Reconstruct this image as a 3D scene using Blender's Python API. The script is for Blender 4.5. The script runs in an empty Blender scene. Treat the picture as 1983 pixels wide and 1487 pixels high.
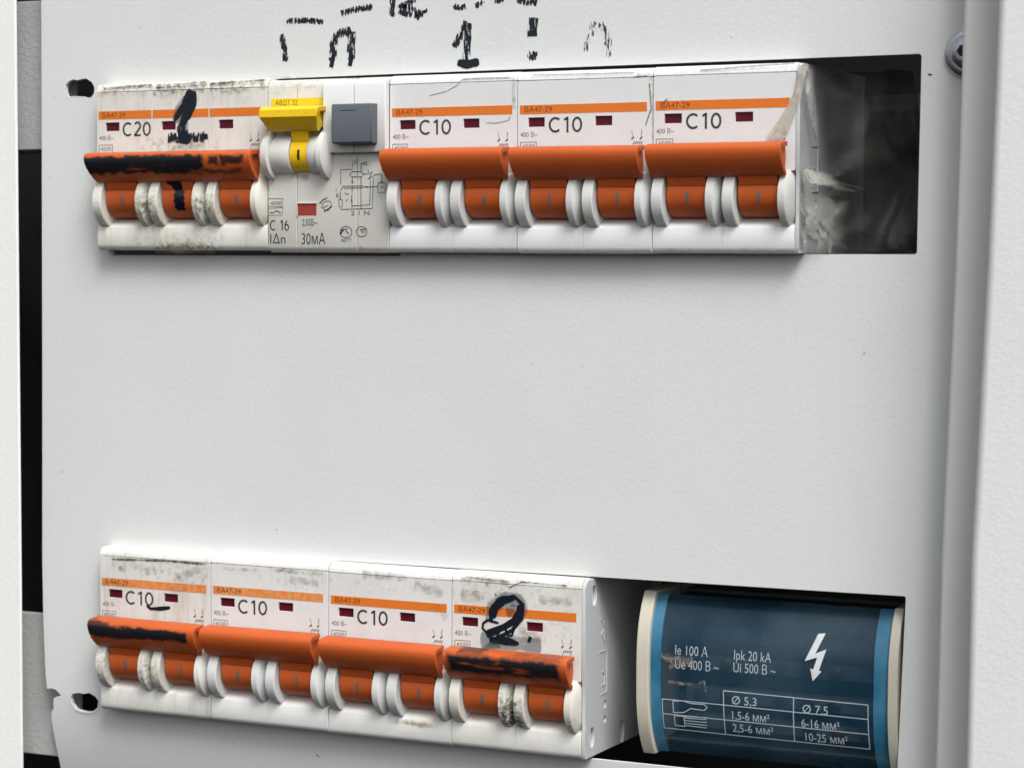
import bpy, bmesh, math, random
from mathutils import Vector, Matrix, geometry, noise as mnoise
random.seed(7)
S = 0.001                      # everything below is written in millimetres
C = bpy.context.scene.collection
R = math.radians

# ------------------------------------------------------------------ camera
CAM = Vector((377.92, -528.14, 0.656)); YAW, PITCH, ROLL = 0.450797, 0.056724, 0.003092; FPX = 4542.36
cy_, sy_, cp_, sp_ = math.cos(YAW), math.sin(YAW), math.cos(PITCH), math.sin(PITCH)
FW = Vector((-sy_*cp_, cy_*cp_, -sp_)); r0 = Vector((cy_, sy_, 0)); u0 = r0.cross(FW)
RT = math.cos(ROLL)*r0 + math.sin(ROLL)*u0; UP = -math.sin(ROLL)*r0 + math.cos(ROLL)*u0
cam_d = bpy.data.cameras.new('camera'); cam = bpy.data.objects.new('camera', cam_d); C.objects.link(cam)
m = Matrix((RT, UP, -FW)).transposed().to_4x4(); m.translation = CAM*S; cam.matrix_world = m
cam_d.sensor_width = 36; cam_d.lens = FPX/1983*36; cam_d.clip_start = 0.01; cam_d.clip_end = 100
cam_d.dof.use_dof = True; cam_d.dof.focus_distance = 0.585; cam_d.dof.aperture_fstop = 32
bpy.context.scene.camera = cam

def at(px, py, Y=-5.0):
    """point of the plane y = Y (mm) that the photograph shows at this pixel"""
    d = FW + RT*((px-991.5)/FPX) - UP*((py-743.5)/FPX)
    p = CAM + d*((Y-CAM.y)/d.y)
    return p.x, p.z

# ------------------------------------------------------------------ light
SUN = Vector((0.45, -0.48, 0.85)).normalized()
EL = math.asin(SUN.z); AZ = math.atan2(SUN.x, SUN.y)
W = bpy.data.worlds.new('World'); bpy.context.scene.world = W; W.use_nodes = True
wn = W.node_tree; wn.nodes.clear()
sky = wn.nodes.new('ShaderNodeTexSky'); sky.sky_type = 'NISHITA'; sky.sun_disc = False
sky.sun_elevation = EL; sky.sun_rotation = AZ; sky.dust_density = 6; sky.air_density = 1.0
hs = wn.nodes.new('ShaderNodeHueSaturation'); hs.inputs['Saturation'].default_value = 0.22
bg = wn.nodes.new('ShaderNodeBackground'); bg.inputs['Strength'].default_value = 0.11
wo = wn.nodes.new('ShaderNodeOutputWorld')
wn.links.new(sky.outputs[0], hs.inputs['Color']); wn.links.new(hs.outputs[0], bg.inputs[0]); wn.links.new(bg.outputs[0], wo.inputs[0])
sd = bpy.data.lights.new('sun', 'SUN'); sd.energy = 1.5; sd.angle = R(24); sd.color = (1.0, 0.99, 0.965)
so = bpy.data.objects.new('sun', sd); C.objects.link(so); so.rotation_euler = SUN.to_track_quat('Z', 'Y').to_euler()
vs = bpy.context.scene.view_settings
vs.view_transform = 'Standard'; vs.look = 'None'; vs.exposure = 0.62; vs.gamma = 1; vs.use_curve_mapping = False

# ------------------------------------------------------------------ materials
class NT:
    def __init__(s, name):
        s.m = bpy.data.materials.new(name); s.m.use_nodes = True; s.t = s.m.node_tree
        s.b = s.t.nodes['Principled BSDF']; s.tc = s.t.nodes.new('ShaderNodeTexCoord')
        s.co = s.tc.outputs['Object']; s.off = (0, 0)
    def n(s, typ, **kw):
        x = s.t.nodes.new('ShaderNode'+typ)
        for k, v in kw.items(): setattr(x, k, v)
        return x
    def l(s, a, b): s.t.links.new(a, b)
    def put(s, v, inp):
        if hasattr(v, 'is_output') or isinstance(v, bpy.types.NodeSocket): s.l(v, inp)
        else: inp.default_value = v
    def math(s, op, a, b=0.0, clamp=False):
        x = s.n('Math', operation=op, use_clamp=clamp); s.put(a, x.inputs[0]); s.put(b, x.inputs[1]); return x.outputs[0]
    def noise(s, scale, detail=3, rough=0.55, mapping=None, co=None, dist=0.0):
        x = s.n('TexNoise'); x.inputs['Scale'].default_value = scale; x.inputs['Detail'].default_value = detail
        x.inputs['Roughness'].default_value = rough; x.inputs['Distortion'].default_value = dist
        c = co or s.co
        if mapping:
            mp = s.n('Mapping'); mp.inputs['Rotation'].default_value = mapping[0]; mp.inputs['Scale'].default_value = mapping[1]
            if len(mapping) > 2: mp.inputs['Location'].default_value = mapping[2]
            s.l(c, mp.inputs[0]); c = mp.outputs[0]
        s.l(c, x.inputs[0]); return x.outputs[0]
    def ramp(s, v, a, b):           # smooth step of v between a and b
        x = s.n('MapRange', interpolation_type='SMOOTHSTEP'); s.put(v, x.inputs[0]); x.inputs[1].default_value = a; x.inputs[2].default_value = b
        return x.outputs[0]
    def mix(s, f, a, b):
        x = s.n('Mix', data_type='RGBA'); s.put(f, x.inputs[0]); s.put(a, x.inputs[6]); s.put(b, x.inputs[7]); return x.outputs[2]
    def bump(s, h, strength, dist):
        x = s.n('Bump'); x.inputs['Strength'].default_value = strength; x.inputs['Distance'].default_value = dist
        s.l(h, x.inputs['Height']); s.l(x.outputs[0], s.b.inputs['Normal'])
    def boxmask(s, x0, x1, z0, z1, soft, amp=0.6, scale=900):
        """1 inside a ragged box of object coordinates (mm), fading over soft mm"""
        nz = s.n('TexNoise'); nz.inputs['Scale'].default_value = scale; nz.inputs['Detail'].default_value = 3; s.l(s.co, nz.inputs[0])
        sub = s.n('VectorMath', operation='SUBTRACT'); s.l(nz.outputs['Color'], sub.inputs[0]); sub.inputs[1].default_value = (.5, .5, .5)
        sc = s.n('VectorMath', operation='SCALE'); s.l(sub.outputs[0], sc.inputs[0]); sc.inputs['Scale'].default_value = amp*3*S
        ad = s.n('VectorMath', operation='ADD'); s.l(s.co, ad.inputs[0]); s.l(sc.outputs[0], ad.inputs[1])
        sp = s.n('SeparateXYZ'); s.l(ad.outputs[0], sp.inputs[0]); X, Z = sp.outputs[0], sp.outputs[2]; ox, oz = s.off; x0 += ox; x1 += ox; z0 += oz; z1 += oz
        a = s.math('MINIMUM', s.math('SUBTRACT', X, x0*S), s.math('SUBTRACT', x1*S, X))
        b = s.math('MINIMUM', s.math('SUBTRACT', Z, z0*S), s.math('SUBTRACT', z1*S, Z))
        return s.math('DIVIDE', s.math('MINIMUM', a, b), soft*S, True)

def rgb(*c): return (*c, 1.0)

def paint(name, col, rough=0.5, peel=0.35, dirt=0.12, speck=0.0):
    q = NT(name)
    g = q.noise(900, 2, .6); g2 = q.noise(14, 4, .6); g3 = q.noise(2600, 2)
    f = q.math('MULTIPLY', q.ramp(g2, .42, .72), dirt)
    c = q.mix(f, rgb(*col), rgb(col[0]*.78, col[1]*.77, col[2]*.72))
    c = q.mix(q.math('MULTIPLY', q.ramp(g, .35, .65), .07), c, rgb(col[0]*.7, col[1]*.7, col[2]*.7))
    if speck:
        sp = q.ramp(q.noise(420, 2, .5), .74, .79)
        c = q.mix(q.math('MULTIPLY', sp, speck), c, rgb(.12, .11, .10))
    q.l(c, q.b.inputs['Base Color']); q.b.inputs['Roughness'].default_value = rough
    h = q.math('ADD', g, q.math('MULTIPLY', g3, .35)); q.bump(h, peel, 0.0006)
    return q.m

def plastic(name, col, rough=0.38, grime=(), gcol=(.10, .09, .055), wear=0.25, inks=(), spec=0.4, streak=0.0, off=(0, 0)):
    """moulded plastic; grime = ragged boxes of speckled dirt, inks = ragged boxes of black marker"""
    q = NT(name)
    q.co = q.n('NewGeometry').outputs['Position']; q.off = off
    g = q.noise(60, 5, .6); fine = q.noise(900, 5, .7)
    c = q.mix(q.math('MULTIPLY', q.ramp(g, .40, .70), wear), rgb(*col), rgb(col[0]*.72, col[1]*.70, col[2]*.62))
    if streak:
        st = q.ramp(q.noise(500, 3, .6, ((0, 0, 0), (1, 1, .10))), .5, .72)
        c = q.mix(q.math('MULTIPLY', st, streak), c, rgb(col[0]*.55, col[1]*.53, col[2]*.45))
    for (x0, x1, z0, z1, soft, k, thr) in grime:
        mk = q.boxmask(x0, x1, z0, z1, soft, 1.0, 500)
        sp = q.ramp(fine, thr-.06, thr+.20)
        f = q.math('MULTIPLY', q.math('MULTIPLY', mk, sp), k, True)
        c = q.mix(f, c, rgb(*gcol))
    ro = rough
    for (x0, x1, z0, z1, soft, k) in inks:
        mk = q.boxmask(x0, x1, z0, z1, soft, .8, 420)
        wr = q.ramp(q.noise(260, 4, .6, ((0, .15, 0), (.25, 1, 1))), .29, .45)
        f = q.math('MULTIPLY', q.math('MULTIPLY', mk, wr), k, True)
        c = q.mix(f, c, rgb(.012, .012, .015))
    q.l(c, q.b.inputs['Base Color'])
    q.b.inputs['Roughness'].default_value = rough; q.b.inputs['Specular IOR Level'].default_value = spec
    q.l(q.ramp(fine, 0.0, 2.4) if False else q.math('ADD', q.math('MULTIPLY', g, .25), rough-.12), q.b.inputs['Roughness'])
    q.bump(q.math('ADD', fine, q.math('MULTIPLY', g, 2.0)), .12, 0.0004)
    return q.m

def plain(name, col, rough=0.5, metal=0.0, bump=0.0, bscale=800):
    q = NT(name); g = q.noise(300, 4, .6)
    c = q.mix(q.math('MULTIPLY', q.ramp(g, .35, .7), .3), rgb(*col), rgb(*(v*.6 for v in col)))
    q.l(c, q.b.inputs['Base Color']); q.b.inputs['Roughness'].default_value = rough; q.b.inputs['Metallic'].default_value = metal
    if bump: q.bump(q.noise(bscale, 3), bump, .0004)
    return q.m

def inked(name, col, lo, hi, scale, mapping, k=1.0, rough=.35):
    """flat ink on a surface: opacity = stroke profile (attribute) broken up by noise"""
    q = NT(name); at_ = q.n('Attribute', attribute_name='fade')
    nz = q.noise(scale, 3, .6, mapping)
    v = q.math('ADD', q.math('MULTIPLY', at_.outputs['Fac'], .55), nz)
    a = q.math('MULTIPLY', q.ramp(v, lo, hi), q.ramp(at_.outputs['Fac'], 0.0, .25))
    q.l(q.math('MULTIPLY', a, k, True), q.b.inputs['Alpha'])
    q.b.inputs['Base Color'].default_value = rgb(*col); q.b.inputs['Roughness'].default_value = rough
    return q.m

WHITE = (.68, .675, .64); COOLW = (.74, .755, .76); ORANGE = (.48, .093, .020); STRIPE = (.64, .165, .020)
M = {}
M['panel'] = paint('grey_powder_coat', (.645, .668, .662), .48, .09, .17, .8)
M['flange'] = paint('frame_powder_coat', (.60, .61, .595), .5, .12, .10)
M['door'] = paint('door_powder_coat', (.80, .81, .80), .5, .12, .05)
M['door2'] = paint('door_coat_in_dimmer_light', (.69, .70, .695), .5, .12, .10)  # same paint as the left door, darker where less light falls
M['bracket'] = paint('bracket_paint', (.50, .515, .51), .5, .35, .3, .3)
M['inner'] = plain('cabinet_paint_with_shade', (.035, .038, .04), .7)  # grey cabinet paint darkened, interior shade put into its colour
M['steel'] = plain('dull_zinc_with_shade', (.16, .165, .165), .5, .4, .2)  # zinc darkened as well for the shaded interior
M['screw'] = plain('zinc_screw', (.50, .52, .56), .28, .9, .15)
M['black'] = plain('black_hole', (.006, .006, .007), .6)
M['window'] = plastic('dark_red_flag', (.085, .003, .013), .35, wear=.5)
M['window2'] = plastic('dull_red_flag', (.30, .045, .035), .4, wear=.4)
M['stripe'] = plastic('orange_label_print', STRIPE, .45, wear=.10)
M['stripe_worn'] = plastic('worn_orange_label_print', (.66, .21, .04), .5, wear=.8, grime=((0, 90, 30, 42, .5, .5, .48),), gcol=(.6, .42, .3), off=(0, -124.8))
M['yellow'] = plastic('yellow_lever_plastic', (.78, .50, .010), .40, wear=.15, gcol=(.12, .07, .01), off=(54, 0), grime=((0, 20, 20, 40, 1, .4, .60),))
M['yellow_print'] = plastic('yellow_label_print', (.78, .58, .02), .5, wear=.12)
M['ochre'] = plastic('dark_ink_on_yellow', (.05, .04, .01), .5)
M['button'] = plastic('slate_grey_button', (.085, .10, .115), .35, wear=.15)
M['rcwhite'] = plastic('cream_plastic', (.62, .615, .57), .42, wear=.35, off=(54, 0), grime=((0, 36, 40, 46, 2, .5, .55), (0, 36, -1, 3, 1.5, .35, .58), (5, 20, 18, 26, 2, .25, .6)))
M['rcwhite2'] = plastic('cool_cream_plastic', (.64, .65, .645), .38, wear=.12)
M['rcguard'] = plastic('cream_guard_plastic', (.60, .60, .57), .42, wear=.3)
M['side'] = plastic('moulded_side_with_shade', (.50, .525, .54), .42, wear=.15)  # white breaker plastic darkened, shading of the side face put into it
M['guard'] = plastic('white_guard_plastic', (.60, .612, .608), .42, wear=.5)
GD = lambda x, k: ((x+14, x+22.5, 7.5, 16, 2.5, k, .50), (x+15.5, x+21, 9, 14.5, 1.8, k, .44), (x+13, x+23, 5, 20, 2, k*.35, .50))
M['guard_dirty'] = plastic('grimy_guard_plastic', (.68, .67, .62), .42, wear=.6, grime=GD(0, .85)+GD(18, .85)+((-1, 5, 6, 18, 2, .25, .5),), gcol=(.13, .115, .06), off=(0, .5))
M['guard_dirty2'] = plastic('smudged_guard_plastic', (.68, .67, .63), .42, wear=.6, grime=GD(0, .7)+((-1, 5, 6, 18, 2, .6, .48),), gcol=(.13, .115, .06), off=(0, -124.8))
M['guard_black'] = plastic('stained_guard_plastic', (.68, .67, .62), .42, wear=.6, grime=GD(0, 1.0)+((14.5, 21.5, 6, 12.5, 1.5, 1, .40), (31, 36, 7, 12, 1.5, .5, .5)), gcol=(.06, .055, .02), off=(108, -124.8))
M['orange'] = plastic('orange_toggle_plastic', ORANGE, .5, wear=.25, spec=.25)
M['slotmark'] = plain('grey_mark', (.13, .12, .115), .5)
M['print'] = inked('grey_print', (.035, .037, .042), .0, .35, 2600, ((0, 0, 0), (1, 1, 1)), .88)
M['faint'] = inked('faint_print', (.10, .10, .105), .50, .80, 2600, ((0, 0, 0), (1, 1, 1)), .8)
M['darkprint'] = inked('brown_print', (.13, .03, .01), .1, .5, 2600, ((0, 0, 0), (1, 1, 1)), .8)
M['scrawl'] = inked('dry_black_marker', (.010, .012, .022), .88, .96, 820, ((0, R(-55), 0), (2.3, 1, .5)), 1.0)
M['scrawl_faint'] = inked('worn_off_marker', (.03, .032, .04), .99, 1.07, 820, ((0, R(-55), 0), (2.2, 1, .55)), .85)
M['marker'] = inked('wet_black_marker', (.008, .012, .020), .48, .66, 240, ((0, 0, 0), (1, 1, 1)), .96, .22)
M['marker_thin'] = inked('smeared_marker', (.03, .05, .07), .45, 1.0, 340, ((0, 0, 0), (1, 1, 1)), .42, .25)
M['crack'] = inked('dirty_scratch', (.10, .09, .075), .6, 1.0, 1200, ((0, 0, 0), (1, 1, 1)), .6)
M['soot'] = inked('grime_smear', (.19, .165, .11), .75, 1.5, 420, ((0, 0, 0), (1, 1, 1)), .6, .7)
M['soot_line'] = inked('grime_line', (.05, .045, .03), .7, 1.15, 500, ((0, 0, 0), (1, 1, 1)), .85, .7)
M['beige'] = plastic('beige_end_plate', (.52, .49, .41), .45, wear=.25)
M['whiteprint'] = inked('white_print', (.62, .66, .68), .2, .7, 1500, ((0, 0, 0), (1, 1, 1)), .55)
M['dust'] = inked('brown_dust', (.34, .28, .23), .80, 1.25, 900, ((0, 0, 0), (1, 1, 1)), .6, .7)
M['whitefaint'] = inked('worn_white_print', (.50, .56, .60), .40, .75, 1500, ((0, 0, 0), (1, 1, 1)), .75)

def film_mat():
    q = NT('dusty_film_with_recess_shade'); q.b.inputs['Base Color'].default_value = rgb(.032, .030, .027); at_ = q.n('Attribute', attribute_name='fade')  # dusty film coloured near black, darkness of the recess put into it
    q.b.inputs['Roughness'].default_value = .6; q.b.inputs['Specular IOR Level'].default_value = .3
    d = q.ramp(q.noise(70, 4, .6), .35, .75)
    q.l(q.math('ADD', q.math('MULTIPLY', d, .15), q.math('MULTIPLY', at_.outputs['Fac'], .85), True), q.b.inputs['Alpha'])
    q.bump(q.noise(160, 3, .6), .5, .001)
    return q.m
M['film'] = film_mat()
def flap_mat():
    q = NT('cloudy_film'); q.b.inputs['Base Color'].default_value = rgb(.50, .48, .43); q.b.inputs['Roughness'].default_value = .3
    at_ = q.n('Attribute', attribute_name='fade'); nz = q.noise(180, 4, .65)
    q.l(q.math('MULTIPLY', q.ramp(at_.outputs['Fac'], 0, .8), q.math('ADD', q.math('MULTIPLY', nz, .7), .0), True), q.b.inputs['Alpha'])
    q.bump(q.noise(260, 3, .6), .6, .0015); return q.m
M['flap'] = flap_mat()
def tape_mat():
    q = NT('yellowed_tape'); q.b.inputs['Base Color'].default_value = rgb(.50, .46, .38); q.b.inputs['Roughness'].default_value = .3
    q.l(q.math('ADD', q.math('MULTIPLY', q.ramp(q.noise(400, 4, .6), .3, .7), .35), .42), q.b.inputs['Alpha'])
    q.bump(q.noise(300, 3, .6), .5, .0006); return q.m
M['tape'] = tape_mat()
def blue_mat(name, col, al, rough=.16):
    q = NT(name); nz = q.noise(45, 4, .6)
    c = q.mix(q.ramp(nz, .35, .7), rgb(*col), rgb(col[0]*2.2+.02, col[1]*1.7+.01, col[2]*1.5))
    q.l(c, q.b.inputs['Base Color']); q.b.inputs['Roughness'].default_value = rough
    q.l(q.math('ADD', q.math('MULTIPLY', nz, .12), rough-.05), q.b.inputs['Roughness'])
    q.l(q.math('ADD', q.math('MULTIPLY', q.ramp(nz, .3, .75), .12), al), q.b.inputs['Alpha'])
    return q.m
M['blue'] = blue_mat('blue_clear_cover', (.010, .042, .078), .42, .12)
M['blue_edge'] = blue_mat('blue_cover_edge', (.020, .12, .22), .90, .3)  # lighter blue, refraction glow of the cover's edges put into the colour
M['brass'] = plain('brass_bar', (.45, .30, .10), .35, .8)
M['blockbody'] = plain('dark_block_plastic', (.07, .08, .085), .5)
M['bluegrey'] = plain('blue_grey_body', (.24, .30, .34), .5)

# ------------------------------------------------------------------ mesh tools
class MB:
    def __init__(s): s.v = []; s.f = []; s.a = []
    def add(s, vs_, fs, fade=1.0):
        o = len(s.v); s.v += [tuple(p) for p in vs_]; s.f += [tuple(i+o for i in f) for f in fs]
        s.a += list(fade) if isinstance(fade, (list, tuple)) else [fade]*len(vs_)
        return s
    def box(s, x0, x1, y0, y1, z0, z1):
        return s.add([(x, y, z) for x in (x0, x1) for y in (y0, y1) for z in (z0, z1)],
                     [(0, 1, 3, 2), (4, 6, 7, 5), (0, 4, 5, 1), (2, 3, 7, 6), (0, 2, 6, 4), (1, 5, 7, 3)])
    def prism(s, prof, x0, x1, taper=None):
        """profile [(d, z)] (d = mm in front of the breaker faces) extruded along x"""
        n = len(prof); vs_ = []
        for e, x in ((0, x0), (1, x1)):
            for (d, z) in prof: vs_.append((x + (taper(e, d, z) if taper else 0), -5-d, z))
        fs = [(i, (i+1) % n, (i+1) % n+n, i+n) for i in range(n)] + [tuple(range(n))[::-1], tuple(range(n, 2*n))]
        return s.add(vs_, fs)
    def lathe_x(s, prof, cd, cz, n=40, a0=0, a1=360):
        """profile [(x, r)] turned about an axis along x through (d, z) = (cd, cz)"""
        full = abs(a1-a0) >= 360; k = n if full else n+1; vs_ = []
        for (x, r) in prof:
            for i in range(k):
                t = R(a0+(a1-a0)*i/n); vs_.append((x, -5-(cd+r*math.cos(t)), cz+r*math.sin(t)))
        fs = []
        for j in range(len(prof)-1):
            for i in range(n if full else n):
                i2 = (i+1) % k
                if not full and i+1 >= k: continue
                fs.append((j*k+i, j*k+i2, (j+1)*k+i2, (j+1)*k+i))
        fs.append(tuple(range(k))[::-1]); fs.append(tuple((len(prof)-1)*k+i for i in range(k)))
        return s.add(vs_, fs)
    def lathe_y(s, prof, cx, cz, n=40):
        vs_ = []
        for (y, r) in prof:
            for i in range(n): t = 2*math.pi*i/n; vs_.append((cx+r*math.cos(t), y, cz+r*math.sin(t)))
        fs = [(j*n+i, j*n+(i+1) % n, (j+1)*n+(i+1) % n, (j+1)*n+i) for j in range(len(prof)-1) for i in range(n)]
        fs.append(tuple((len(prof)-1)*n+i for i in range(n)))
        return s.add(vs_, fs)
    def build(s, name, mat, parent=None, bevel=0.0, seg=2, smooth=40, ymap=None):
        me = bpy.data.meshes.new(name)
        vv = s.v if ymap is None else [(x, y+ymap(x, z), z) for (x, y, z) in s.v]
        me.from_pydata([(x*S, y*S, z*S) for (x, y, z) in vv], [], s.f); me.validate()
        bm = bmesh.new(); bm.from_mesh(me); bmesh.ops.recalc_face_normals(bm, faces=bm.faces); bm.to_mesh(me); bm.free()
        if any(a != 1.0 for a in s.a) or True:
            if len(me.vertices) == len(s.a):
                at_ = me.attributes.new('fade', 'FLOAT', 'POINT'); at_.data.foreach_set('value', s.a)
        me.materials.append(mat)
        me.polygons.foreach_set('use_smooth', [True]*len(me.polygons)); me.set_sharp_from_angle(angle=R(smooth))
        return link(name, me, parent, bevel, seg)

def link(name, me, parent, bevel=0.0, seg=2):
    o = bpy.data.objects.new(name, me); C.objects.link(o); o.parent = parent
    if bevel:
        b = o.modifiers.new('bevel', 'BEVEL'); b.width = bevel*S; b.segments = seg; b.limit_method = 'ANGLE'; b.angle_limit = R(50); b.harden_normals = True
    return o

def thing(name, label, cat, x=0, z=0, y=0, group=None, rot=0):
    o = bpy.data.objects.new(name, None); C.objects.link(o); o.location = (x*S, y*S, z*S); o.rotation_euler = (0, rot, 0)
    o['label'] = label; o['category'] = cat; o.empty_display_size = .01
    if group: o['group'] = group
    return o
def tag(o, label, cat, group=None):
    o['label'] = label; o['category'] = cat
    if group: o['group'] = group
    return o
def sub(o, label): o['label'] = label; return o

def inside(p, poly):
    c = False; n = len(poly); x, y = p
    for i in range(n):
        (x1, y1), (x2, y2) = poly[i], poly[(i+1) % n]
        if (y1 > y) != (y2 > y) and x < (x2-x1)*(y-y1)/(y2-y1)+x1: c = not c
    return c
def sheet(mb, outline, holes, front, thick, grid=0):
    """flat sheet in the xz plane with holes, its face at y = front"""
    pts = [Vector(p) for p in outline]; edges = [(i, (i+1) % len(outline)) for i in range(len(outline))]
    for h in holes:
        o = len(pts); pts += [Vector(p) for p in h]; edges += [(o+i, o+(i+1) % len(h)) for i in range(len(h))]
    if grid:
        xs = [p[0] for p in outline]; zs = [p[1] for p in outline]
        nx = int((max(xs)-min(xs))/grid); nz = int((max(zs)-min(zs))/grid)
        for i in range(1, nx):
            for j in range(1, nz):
                p = (min(xs)+i*grid, min(zs)+j*grid)
                if inside(p, outline) and not any(inside(p, h) for h in holes): pts.append(Vector(p))
    vo, eo, fo, _, _, _ = geometry.delaunay_2d_cdt(pts, edges, [], 1, 1e-5)
    tris = []
    for f in fo:
        c = sum((vo[i] for i in f), Vector((0, 0)))/len(f)
        if inside(c, outline) and not any(inside(c, h) for h in holes): tris.append(tuple(f))
    n = len(vo); cnt = {}
    for t in tris:
        for i in range(len(t)):
            e = (t[i], t[(i+1) % len(t)]); k = tuple(sorted(e)); cnt.setdefault(k, []).append(e)
    fs = list(tris)+[tuple(i+n for i in t[::-1]) for t in tris]
    for k, es in cnt.items():
        if len(es) == 1: a, b = es[0]; fs.append((b, a, a+n, b+n))
    mb.add([(p.x, front, p.y) for p in vo]+[(p.x, front+thick, p.y) for p in vo], fs)
    return mb

def rrect(x0, x1, z0, z1, r, n=5):
    out = []
    for cx, cz, a in ((x1-r, z1-r, 0), (x0+r, z1-r, 90), (x0+r, z0+r, 180), (x1-r, z0+r, 270)):
        for i in range(n+1): t = R(a+90*i/n); out.append((cx+r*math.cos(t), cz+r*math.sin(t)))
    return out
def blob(cx, cz, rx, rz, n=20, rag=0.0, seed=0):
    rn = random.Random(seed)
    return [(cx+rx*math.cos(2*math.pi*i/n)*(1+rn.uniform(-rag, rag)), cz+rz*math.sin(2*math.pi*i/n)*(1+rn.uniform(-rag, rag))) for i in range(n)]

def stroke(mb, pts, w, y=-5.08, soft=True, ends=True):
    """flat brush stroke along pts [(x, z)], width w (number or list), on the plane y"""
    P = []
    for i in range(len(pts)-1):
        L = math.dist(pts[i], pts[i+1]); k = max(1, int(L/ (0.6 if soft else 5)))
        for j in range(k):
            t = j/k; wa = w if not isinstance(w, (list, tuple)) else w[i]+(w[i+1]-w[i])*t
            P.append((pts[i][0]+(pts[i+1][0]-pts[i][0])*t, pts[i][1]+(pts[i+1][1]-pts[i][1])*t, wa))
    P.append((*pts[-1], w if not isinstance(w, (list, tuple)) else w[-1]))
    vs_ = []; fa = []; n = len(P); prof = ((-1, 0), (-.62, .75), (0, 1), (.62, .75), (1, 0)) if soft else ((-1, 1), (1, 1))
    for i, (x, z, ww) in enumerate(P):
        a = P[max(0, i-1)]; b = P[min(n-1, i+1)]; dx, dz = b[0]-a[0], b[1]-a[1]; L = math.hypot(dx, dz) or 1
        nx, nz = -dz/L, dx/L; e = 1.0
        if soft and ends and n > 3: e = min(1, (min(i, n-1-i)+.6)/1.6)
        for (k, f) in prof:
            vs_.append((x+nx*k*ww/2*(.6+.4*e), y, z+nz*k*ww/2*(.6+.4*e))); fa.append(f*(e if soft else 1))
    m_ = len(prof)
    fs = [(i*m_+j, i*m_+j+1, (i+1)*m_+j+1, (i+1)*m_+j) for i in range(n-1) for j in range(m_-1)]
    mb.add(vs_, fs, fa)
def line(mb, pts, w=.22, y=-5.07): stroke(mb, pts, w, y, soft=False)
def patch(mb, cx, cz, rx, rz, y=-5.085, n=18, rings=4):
    """soft-edged patch of dirt"""
    vs_ = [(cx, y, cz)]; fa = [1.0]
    for j in range(1, rings+1):
        for i in range(n): t = 2*math.pi*i/n; vs_.append((cx+rx*j/rings*math.cos(t), y, cz+rz*j/rings*math.sin(t))); fa.append(1-j/rings)
    fs = [(0, 1+i, 1+(i+1) % n) for i in range(n)]
    for j in range(rings-1):
        for i in range(n): a = 1+j*n; fs.append((a+i, a+n+i, a+n+(i+1) % n, a+(i+1) % n))
    mb.add(vs_, fs, fa)

_tc = {}; CAP = .682
def text(mb, s_, x, z, h, y=-5.07, width=None, shear=0.0, bold=0.0):
    """lettering: lower left corner (x, z), cap height h, optional total width"""
    key = (s_, bold)
    if key not in _tc:
        cu = bpy.data.curves.new('lettering', 'FONT'); cu.body = s_; cu.size = 1; cu.resolution_u = 3; cu.offset = bold
        o = bpy.data.objects.new('lettering', cu); C.objects.link(o); bpy.context.view_layer.update()
        me = bpy.data.meshes.new_from_object(o.evaluated_get(bpy.context.evaluated_depsgraph_get()))
        _tc[key] = ([tuple(v.co) for v in me.vertices], [tuple(p.vertices) for p in me.polygons])
        bpy.data.objects.remove(o); bpy.data.curves.remove(cu); bpy.data.meshes.remove(me)
    v, f = _tc[key]
    if not v: return
    x0 = min(p[0] for p in v); x1 = max(p[0] for p in v); k = h/CAP; kx = k if width is None else width/(x1-x0)
    mb.add([(x+(p[0]-x0)*kx+shear*p[1]*k, y, z+p[1]*k) for p in v], f)

def ell(cx, cz, rx, rz, a0, a1, n=22): return [(cx+rx*math.cos(R(a0+(a1-a0)*i/n)), cz+rz*math.sin(R(a0+(a1-a0)*i/n))) for i in range(n+1)]
def rating_glyphs(mb, s_, x, z, h, width, w=.54, y=-5.06, gap=None):
    """humanist C, 0, 1, 2, 6 drawn as even strokes"""
    adv = {'C': .92, '1': .62, '0': .80, '2': .78, '6': .80, ' ': .5}; tot = sum(adv[c] for c in s_); k = width/tot; r_ = h/2
    for c in s_:
        a = adv[c]*k; cx = x+a*.46
        if c == 'C': L = [ell(x+a*.50, z+r_, a*.42, r_-w/2, 48, 312)]
        elif c == '0': L = [ell(cx, z+r_, a*.34, r_-w/2, 0, 360)]
        elif c == '1': L = [[(x+a*.20, z+h*.80), (x+a*.56, z+h-w*.4)], [(x+a*.56, z), (x+a*.56, z+h)]]
        elif c == '2': L = [ell(cx, z+h*.72, a*.31, h*.25, 150, -35, 14)+[(x+a*.14, z+w*.5)], [(x+a*.10, z+w*.5), (x+a*.80, z+w*.5)]]
        elif c == '6': L = [ell(cx, z+h*.30, a*.32, h*.27, 0, 360), ell(x+a*.78, z+h*.40, a*.64, h*.56, 172, 112, 10)]
        else: L = []
        for q in L: line(mb, q, w, y)
        x += a

# ------------------------------------------------------------------ cabinet (the setting)
def struct(o): o['kind'] = 'structure'; return o
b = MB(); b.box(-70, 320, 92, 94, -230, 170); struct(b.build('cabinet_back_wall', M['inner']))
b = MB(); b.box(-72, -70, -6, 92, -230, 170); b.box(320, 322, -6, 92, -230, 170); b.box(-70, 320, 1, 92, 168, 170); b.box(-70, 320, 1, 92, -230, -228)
struct(b.build('cabinet_side_wall', M['inner']))

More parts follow.
